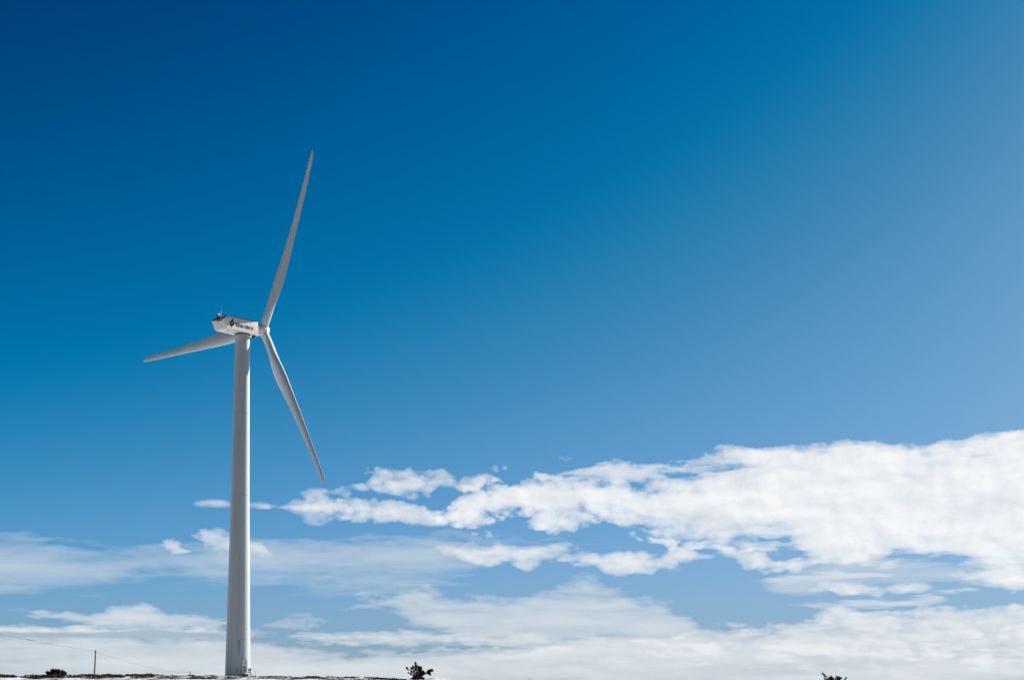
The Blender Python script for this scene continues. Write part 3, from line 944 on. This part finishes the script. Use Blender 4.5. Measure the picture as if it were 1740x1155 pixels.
# ---------------------------------------------------------------- shrubs and small pines
def spray(mb, p, d, ln, n, wl=.16, ww=.022, spread=.9):
    """a twig's worth of needles round point p, leaning along d"""
    for _ in range(n):
        q = p + d * random.uniform(-.3, .5) * ln + Vector((random.gauss(0, 1), random.gauss(0, 1), random.gauss(0, 1))) * ln * .16
        v = (d + Vector((random.gauss(0, 1), random.gauss(0, 1), random.gauss(0, 1))) * spread * .6).normalized()
        w = v.orthogonal().normalized()
        w = (Matrix.Rotation(random.uniform(0, 6.28), 3, v) @ w) * ww * random.uniform(.7, 1.4)
        L = wl * random.uniform(.6, 1.3)
        mb.add([q - w, q + w, q + v * L * .6 + w * .9, q + v * L, q + v * L * .6 - w * .9], [(0, 1, 2, 3, 4)])


def conifer(name, u, v_base, y, limbs, trunk_h, label, cat, seed, dens=26, group=None, nl=.2, nw=.03):
    """limbs: list of polylines in (right, up) metres with a depth, first point on the trunk, plus clump size"""
    random.seed(seed)
    b = at(u, v_base, y)
    z0 = ground(b.x, y) - .1
    o = empty(name, (b.x, y, z0))
    tag(o, label, cat, group)
    off = b.z - z0
    tr = MB()
    tr.tube([(0, 0, -.2), (.03, 0, off + trunk_h * .3), (-.02, .03, off + trunk_h * .65), (0, 0, off + trunk_h)], [.11, .09, .06, .02], 8)
    cr = MB()
    for pts, size, cnt in limbs:
        ps = [Vector((x, d, z + off)) for x, z, d in pts]
        tr.tube(ps, [.045 * (1 - i / len(ps)) + .01 for i in range(len(ps))], 6)
        for k in range(cnt):
            t = random.uniform(.25, 1.0) * (len(ps) - 1)
            i = min(int(t), len(ps) - 2)
            p_ = ps[i].lerp(ps[i + 1], t - i)
            dd = (ps[i + 1] - ps[i]).normalized()
            q_ = p_ + Vector((random.gauss(0, 1), random.gauss(0, 1), random.gauss(0, .8))) * size * .45
            d2 = (dd + (q_ - p_) / max(size, .01) * .8 + Vector((0, 0, .35))).normalized()
            spray(cr, q_, d2, .22, dens, nl, nw)
    tr.build('trunk', M_BARK, o, smooth=.8)
    cr.build('crown', M_PINE, o)
    return o


PX = 255 / F                                             # metres per photo pixel at that distance


def L(*pts, d=0.0, d2=0.0):
    return [(x * PX, z * PX, d + (d2 - d) * i / (len(pts) - 1)) for i, (x, z) in enumerate(pts)]


# positions below are photo-pixel offsets from the trunk foot (right, up)
conifer('young_pine', 710, 1155, 255, [
    (L((0, 2), (-1, 12), (-3, 22), (-4, 29)), .18, 16),
    (L((0, 6), (-6, 11), (-12, 15), (-18, 19), (-19, 21), d=0, d2=.3), .12, 12),
    (L((0, 3), (-6, 7), (-11, 10), (-15, 12), d=0, d2=-.4), .14, 10),
    (L((-1, 10), (-5, 15), (-9, 19), (-12, 20), d=0, d2=.2), .12, 9),
    (L((-2, 15), (-5, 20), (-8, 23), d=0, d2=-.3), .12, 8),
    (L((-2, 15), (1, 20), (2, 25), d=0, d2=.3), .10, 7),
    (L((0, 4), (3, 12), (4, 18), (3, 21), d=0, d2=-.2), .30, 40),
    (L((0, 2), (4, 7), (8, 11), (9, 13), d=0, d2=.4), .28, 36),
    (L((0, 3), (8, 10), (15, 14), (21, 17), d=0, d2=.1), .06, 5),
    (L((12, 12), (16, 14), (20, 16), (24, 16), d=.1, d2=.2), .20, 24),
    (L((14, 12), (18, 11), (22, 10), d=.1, d2=-.2), .12, 10),
    (L((20, 14), (22, 18), d=.1, d2=.1), .07, 5),
    (L((0, 1), (-4, 4), (-8, 5), d=0, d2=-.8), .22, 14),
    (L((0, 1), (0, 6), (-1, 10), d=0, d2=-.9), .30, 30),
    (L((0, 1), (6, 3), (9, 3), d=0, d2=.5), .16, 10),
    (L((0, 1), (2, 7), (3, 10), d=0, d2=.9), .26, 18),
], 24 * PX, 'small dark ragged pine on the crest right of the turbine, with a lopsided right branch', 'pine tree', 21, dens=34, nw=.042)
conifer('young_pine', 1417, 1165, 230, [
    (L((0, 2), (-5, 9), (-12, 14), (-17, 19)), .12, 12),
    (L((0, 2), (-6, 8), (-13, 11), d=0, d2=.4), .14, 12),
    (L((0, 3), (-4, 10), (-8, 13), d=0, d2=-.3), .16, 12),
    (L((0, 2), (-1, 9), (-3, 13.5), d=0, d2=.3), .20, 22),
    (L((0, 2), (4, 9), (6, 14), d=0, d2=-.2), .20, 26),
    (L((0, 2), (8, 8), (11, 13.5), d=0, d2=.2), .14, 14),
    (L((0, 2), (11, 6), (17, 10), (19, 13.5), d=0, d2=0), .08, 8),
    (L((0, 1), (3, 5), (5, 8), d=0, d2=.8), .3, 20),
    (L((0, 1), (-3, 5), (-6, 7), d=0, d2=-.8), .3, 20),
], 12 * PX, 'dark pine top rising over the lower edge at the far right', 'pine tree', 22, dens=24)
# low juniper mound at the left
lim = []
random.seed(33)
for k in range(46):
    x = random.uniform(-16, 16)
    hmax = 9.2 * (1 - (abs(x) / 18.5) ** 3.2) * random.uniform(.75, 1.0)
    lim.append((L((x * .5, -2), (x * .8, hmax * .5), (x, hmax), d=random.uniform(-.9, .9), d2=random.uniform(-1.1, 1.1)), .20, 10))
conifer('juniper_bush', 95.5, 1146.8, 258, lim, 5 * PX, 'low dense dark bush on the snowy crest near the left edge', 'bush', 34, dens=22, nl=.17, nw=.032)
